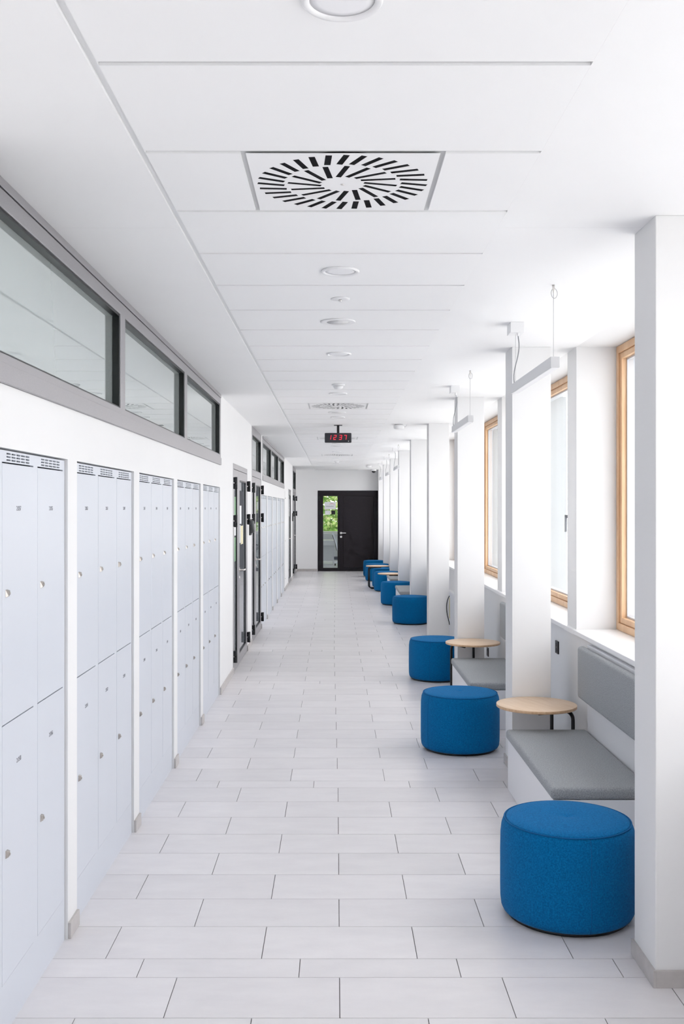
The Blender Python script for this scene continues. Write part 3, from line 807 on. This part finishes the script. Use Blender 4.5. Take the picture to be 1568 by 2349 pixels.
# ------------------------------------------------------------------ air diffusers
def diffuser():
    r = empty('air_diffuser', (0, 0, 0))
    HW = DHW; HD = PITCH/2-0.011
    bm = bmesh.new()
    # plate as a flat slab; slots are cut as dark recessed boxes with guide vanes
    slots = []
    for ring, (r0, r1, n, off) in enumerate(((0.189, 0.278, 32, 0.0), (0.068, 0.180, 16, 0.0))):
        for i in range(n):
            slots.append((2*PI*i/n+off, r0, r1, ring))
    # plate with real openings: boolean-free, radial construction
    plate = MB().box(-HW, HW, -HD, HD, 0.0, 0.0008)
    po = plate.build('plate', 'plate', r)
    cut = MB()
    for a, r0, r1, ring in slots:
        m = slot_box(a, r0, r1, ring, 0.0100 if ring == 0 else 0.0092, -0.01, 0.02)
        cut.add(*m)
    co = cut.build('cutter', 'slot', None)
    bo = po.modifiers.new('cut', 'BOOLEAN'); bo.operation = 'DIFFERENCE'; bo.object = co; bo.solver = 'EXACT'
    bpy.context.view_layer.update()
    dg = bpy.context.evaluated_depsgraph_get()
    me = bpy.data.meshes.new_from_object(po.evaluated_get(dg)); po.modifiers.clear(); po.data = me
    if not me.materials: me.materials.append(M['plate'])
    bpy.data.objects.remove(co)
    MB().lathe([(0.286, 0.0022), (0.286, 0.06), (0.0001, 0.06)], n=40).build('plenum', 'slot', r)
    for a, r0, r1, ring in slots:
        v, f = slot_box(a, r0, r1, ring, 0.0104 if ring == 0 else 0.0096, 0.00085, 0.0016)
        MB().add(v, f).build('slot_vane', 'slot', r)
    MB().lathe([(0.006, 0), (0.006, -0.002), (0.0001, -0.003)], n=12).build('screw', 'steel', r)
    return r
def slot_box(a, r0, r1, ring, hw, z0, z1, tilt=0.0):
    # slots sit on a line turned away from the radial direction (swirl outlet)
    sk = 0.26
    rm = (r0+r1)/2
    cx_, cy_ = rm*math.cos(a), rm*math.sin(a)
    d = Vector((math.cos(a+sk), math.sin(a+sk), 0)); n_ = Vector((-d.y, d.x, 0))
    c = Vector((cx_, cy_, 0)); L = (r1-r0)/2
    P = []
    for z in (z0, z1):
        for s1, s2 in ((-1,-1),(1,-1),(1,1),(-1,1)):
            P.append(c+d*(L*s1)+n_*(hw*s2)+Vector((0, 0, z+(tilt*s2 if tilt else 0))))
    return P, [(0,3,2,1),(4,5,6,7),(0,1,5,4),(1,2,6,5),(2,3,7,6),(3,0,4,7)]
df = diffuser()
dl = ['nearest square white swirl air diffuser in the ceiling', 'second square swirl air diffuser, in front of the hanging clock', 'third square swirl air diffuser, behind the clock', 'farthest square swirl air diffuser in the ceiling']
for i, yy in enumerate(diff_y):
    o = df if i == 0 else copy_tree(df)
    o.location = (DCX, yy, PANEL); tag(o, dl[i], 'air vent', 'swirl air diffusers in the ceiling')

# ------------------------------------------------------------------ ceiling discs
def downlight():
    r = empty('downlight', (0, 0, 0))
    MB().lathe([(0.0855, 0.0), (0.0855, -0.005), (0.081, -0.010), (0.072, -0.008), (0.068, -0.003), (0.068, 0.0)], n=48).build('rim', 'plastic', r)
    MB().lathe([(0.0001, -0.005), (0.050, -0.0045), (0.069, -0.0035)], n=40).build('lens', 'diff', r)
    return r
dn = downlight()
dpos = [(0.013, 2.122), (0.020, 4.549), (0.02, 6.984), (0.02, 9.39), (0.02, 11.82), (0.02, 16.66), (0.02, 19.03), (0.02, 21.44), (0.02, 23.86)]
dlab = ['round white downlight at the top edge, nearest the viewer', 'round white downlight behind the nearest air diffuser', 'third round downlight, between speaker and smoke detector', 'round downlight just before the second air diffuser',
        'round downlight in front of the hanging clock', 'first round downlight beyond the clock', 'round downlight before the farthest air diffuser', 'first round downlight beyond the farthest air diffuser', 'last round downlight, nearest the end wall']
for i, (x, yy) in enumerate(dpos):
    o = dn if i == 0 else copy_tree(dn)
    o.location = (x, yy, PANEL); tag(o, dlab[i], 'downlight', 'round downlights in the ceiling strip')
def speaker():
    r = empty('ceiling_speaker', (0, 0, 0))
    MB().lathe([(0.0985, 0.0), (0.0985, -0.004), (0.093, -0.007), (0.084, -0.006)], n=48).build('rim', 'plastic', r)
    MB().lathe([(0.0001, -0.0075), (0.085, -0.0055)], n=40).build('grille', 'grille', r)
    return r
s0 = speaker()
for i, (yy, lb) in enumerate(((5.78, 'round ceiling speaker with grey grille, nearest the viewer'), (11.23, 'round ceiling speaker just beyond the second air diffuser'), (17.26, 'farthest round ceiling speaker, beyond the clock'))):
    o = s0 if i == 0 else copy_tree(s0)
    o.location = (0.012, yy, PANEL); tag(o, lb, 'speaker', 'round ceiling speakers')
r = empty('sprinkler', (0.022, 5.155, PANEL)); tag(r, 'small recessed sprinkler disc in the ceiling before the speaker', 'sprinkler')
MB().lathe([(0.049, 0), (0.049, -0.003), (0.040, -0.005), (0.0001, -0.005)], (0.022, 5.155, PANEL), 32).build('cover_disc', 'plastic', r)
MB().lathe([(0.008, -0.005), (0.008, -0.012), (0.004, -0.016)], (0.022, 5.155, PANEL), 12).build('nozzle', 'steel', r)
def detector(x, yy, z, lb, sc_=1.0):
    r = empty('smoke_detector', (x, yy, z)); tag(r, lb, 'smoke detector', 'smoke detectors on the ceiling')
    MB().lathe([(0.056*sc_, 0), (0.056*sc_, -0.010), (0.050*sc_, -0.013)], (x, yy, z), 32).build('base_ring', 'plastic', r)
    MB().lathe([(0.046*sc_, -0.013), (0.036*sc_, -0.034), (0.028*sc_, -0.042), (0.0001, -0.044)], (x, yy, z), 32).build('sensor_head', 'plastic', r)
detector(0.02, 8.71, PANEL, 'smoke detector in front of the second air diffuser')
detector(0.02, 22.8, PANEL, 'smoke detector near the end wall')
def puck(x, yy, lb):
    r = empty('ceiling_sensor', (x, yy, CEIL)); tag(r, lb, 'sensor', 'round sensors on the ceiling margin')
    MB().lathe([(0.052, 0), (0.052, -0.012)], (x, yy, CEIL), 32).build('mount', 'grille', r)
    MB().lathe([(0.064, -0.012), (0.068, -0.024), (0.066, -0.050), (0.050, -0.060), (0.0001, -0.062)], (x, yy, CEIL), 40).build('housing', 'plastic', r)
    pts = [(x+0.066, yy, CEIL-0.030), (x+0.085, yy, CEIL-0.028), (x+0.094, yy, CEIL-0.016), (x+0.090, yy, CEIL)]
    MB().tube(pts, 0.003, 6).build('lead', 'wire', r)
puck(0.794, 12.85, 'round white ceiling sensor before the fourth column')
puck(0.80, 24.85, 'round white ceiling sensor near the dome camera')
r = empty('dome_camera', (1.02, 27.5, CEIL)); tag(r, 'white dome security camera with dark lens near the end wall', 'camera')
MB().lathe([(0.070, 0), (0.072, -0.030), (0.060, -0.050)], (1.02, 27.5, CEIL), 32).build('housing', 'plastic', r)
MB().lathe([(0.054, -0.050), (0.048, -0.078), (0.028, -0.098), (0.0001, -0.104)], (1.02, 27.5, CEIL), 32).build('dome', 'black', r)

# ------------------------------------------------------------------ hanging clock
KX, KY = 0.028, 12.93
zt_, zb_ = 2.693, 2.571
r = empty('wall_clock', (KX, KY, PANEL)); tag(r, 'black digital clock hanging from the ceiling, red digits reading 12 37', 'clock')
B(KX-0.170, KX+0.170, KY, KY+0.09, zb_, zt_).build('housing', 'clock', r, bevel=0.010, seg=3)
B(KX-0.160, KX+0.160, KY-0.001, KY+0.002, zb_+0.011, zt_-0.011).build('front_panel', 'clock', r)
B(KX-0.016, KX+0.016, KY+0.03, KY+0.062, zt_, PANEL).build('stem', 'black', r)
B(KX-0.052, KX+0.052, KY+0.0, KY+0.10, PANEL-0.005, PANEL).build('ceiling_plate', 'black', r)
SEG = {'1': 'bc', '2': 'abged', '3': 'abgcd', '7': 'abc'}
def digit(chx, xc):
    d = MB(); w, hh, t = 0.017, 0.029, 0.0055
    zc = (zt_+zb_)/2+0.004; yy = KY-0.003
    def bar(x0, x1, z0, z1):
        sl = lambda z: 0.14*(z)
        vs = []
        for yv in (yy, yy+0.003):
            for (x_, z_) in ((x0, z0), (x1, z0), (x1, z1), (x0, z1)): vs.append((xc+x_+sl(z_), yv, zc+z_))
        d.add(vs, [(0,1,2,3),(7,6,5,4),(0,4,5,1),(1,5,6,2),(2,6,7,3),(3,7,4,0)])
    g = 0.0015
    S = SEG[chx]
    if 'a' in S: bar(-w+g, w-g, hh-t, hh)
    if 'd' in S: bar(-w+g, w-g, -hh, -hh+t)
    if 'g' in S: bar(-w+g, w-g, -t/2, t/2)
    if 'b' in S: bar(w-t, w, g, hh-g)
    if 'c' in S: bar(w-t, w, -hh+g, -g)
    if 'f' in S: bar(-w, -w+t, g, hh-g)
    if 'e' in S: bar(-w, -w+t, -hh+g, -g)
    d.build('digit', 'red', r)
for chx, xp in (('1', 595), ('2', 688), ('3', 788), ('7', 872)):
    digit(chx, KX+(xp-745)/480*0.340)
lx, lz = KX+0.131, zb_+0.018
MB().add([(lx-0.006, KY-0.002, lz-0.006), (lx+0.006, KY-0.002, lz-0.006), (lx+0.002, KY-0.002, lz+0.008),
          (lx-0.006, KY, lz-0.006), (lx+0.006, KY, lz-0.006), (lx+0.002, KY, lz+0.008)], [(0,1,2),(5,4,3),(0,3,4,1),(1,4,5,2),(2,5,3,0)]).build('logo_mark', 'paper', r)

# ------------------------------------------------------------------ small wall things
r = empty('door_intercom', (XL, 12.72, 1.39)); tag(r, 'black wall intercom box between the two glazed doors', 'intercom')
B(XL, XL+0.020, 12.66, 12.86, 1.40, 1.60).build('back_plate', 'black', r, bevel=0.003)
MB().add([(XL+0.02, 12.67, 1.42), (XL+0.02, 12.85, 1.42), (XL+0.02, 12.85, 1.59), (XL+0.02, 12.67, 1.59), (XL+0.062, 12.69, 1.44), (XL+0.062, 12.83, 1.44), (XL+0.050, 12.83, 1.575), (XL+0.050, 12.69, 1.575)],
         [(0,3,2,1),(4,5,6,7),(0,1,5,4),(1,2,6,5),(2,3,7,6),(3,0,4,7)]).build('housing', 'hinge', r, bevel=0.004)
r = empty('card_reader', (XL, 25.2, 1.45)); tag(r, 'black card reader beside the last left door', 'card reader')
B(XL, XL+0.03, 25.14, 25.26, 1.42, 1.62).build('housing', 'black', r, bevel=0.004)
B(XL+0.03, XL+0.033, 25.16, 25.24, 1.52, 1.60).build('screen', 'hinge', r)
def outlet(yy, z, lb, h_=0.09):
    r = empty('power_outlet', (XR, yy, z)); tag(r, lb, 'outlet', 'black power outlets on the parapet')
    B(XR-0.010, XR, yy-0.045, yy+0.045, z, z+h_).build('cover_plate', 'black', r, bevel=0.002)
    for q in (0.28, 0.72):
        MB().lathe([(0.016, -0.010), (0.016, -0.0125), (0.012, -0.0125), (0.012, -0.0105)], (XR, yy, z+h_*q), 14, axis='X').build('socket', 'hinge', r)
outlet(7.26, 0.70, 'black power outlet on the wall beside the nearest backrest')
outlet(10.58, 0.20, 'black power outlet low on the wall beside the second bench')
r = empty('pipe_casing', (1.5, 13.5, 0)); tag(r, 'low white boxed casing against the parapet behind the fourth column', 'casing')
B(1.535, XR-0.002, 13.0, 14.0, 0, 0.60).build('front_board', 'bench', r); B(1.525, XR-0.002, 13.0, 14.0, 0.60, 0.62).build('top_board', 'sill', r)
r = empty('loose_cable', (1.41, 12.69, 0.28)); tag(r, 'black cable bulging from the side of the fourth column', 'cable')
pts = []
for i in range(13):
    t = i/12; pts.append((1.414-0.036*math.sin(PI*min(1, t*1.05)**0.8), 12.695-0.006*math.sin(PI*t), 0.645-0.36*t))
MB().tube(pts, 0.0055, 8).build('sheath', 'black', r)
MB().tube([(1.4185, 12.72, 0.62), (1.4185, 12.72, 0.36)], 0.004, 6).build('earth_wire', 'yellow', r)
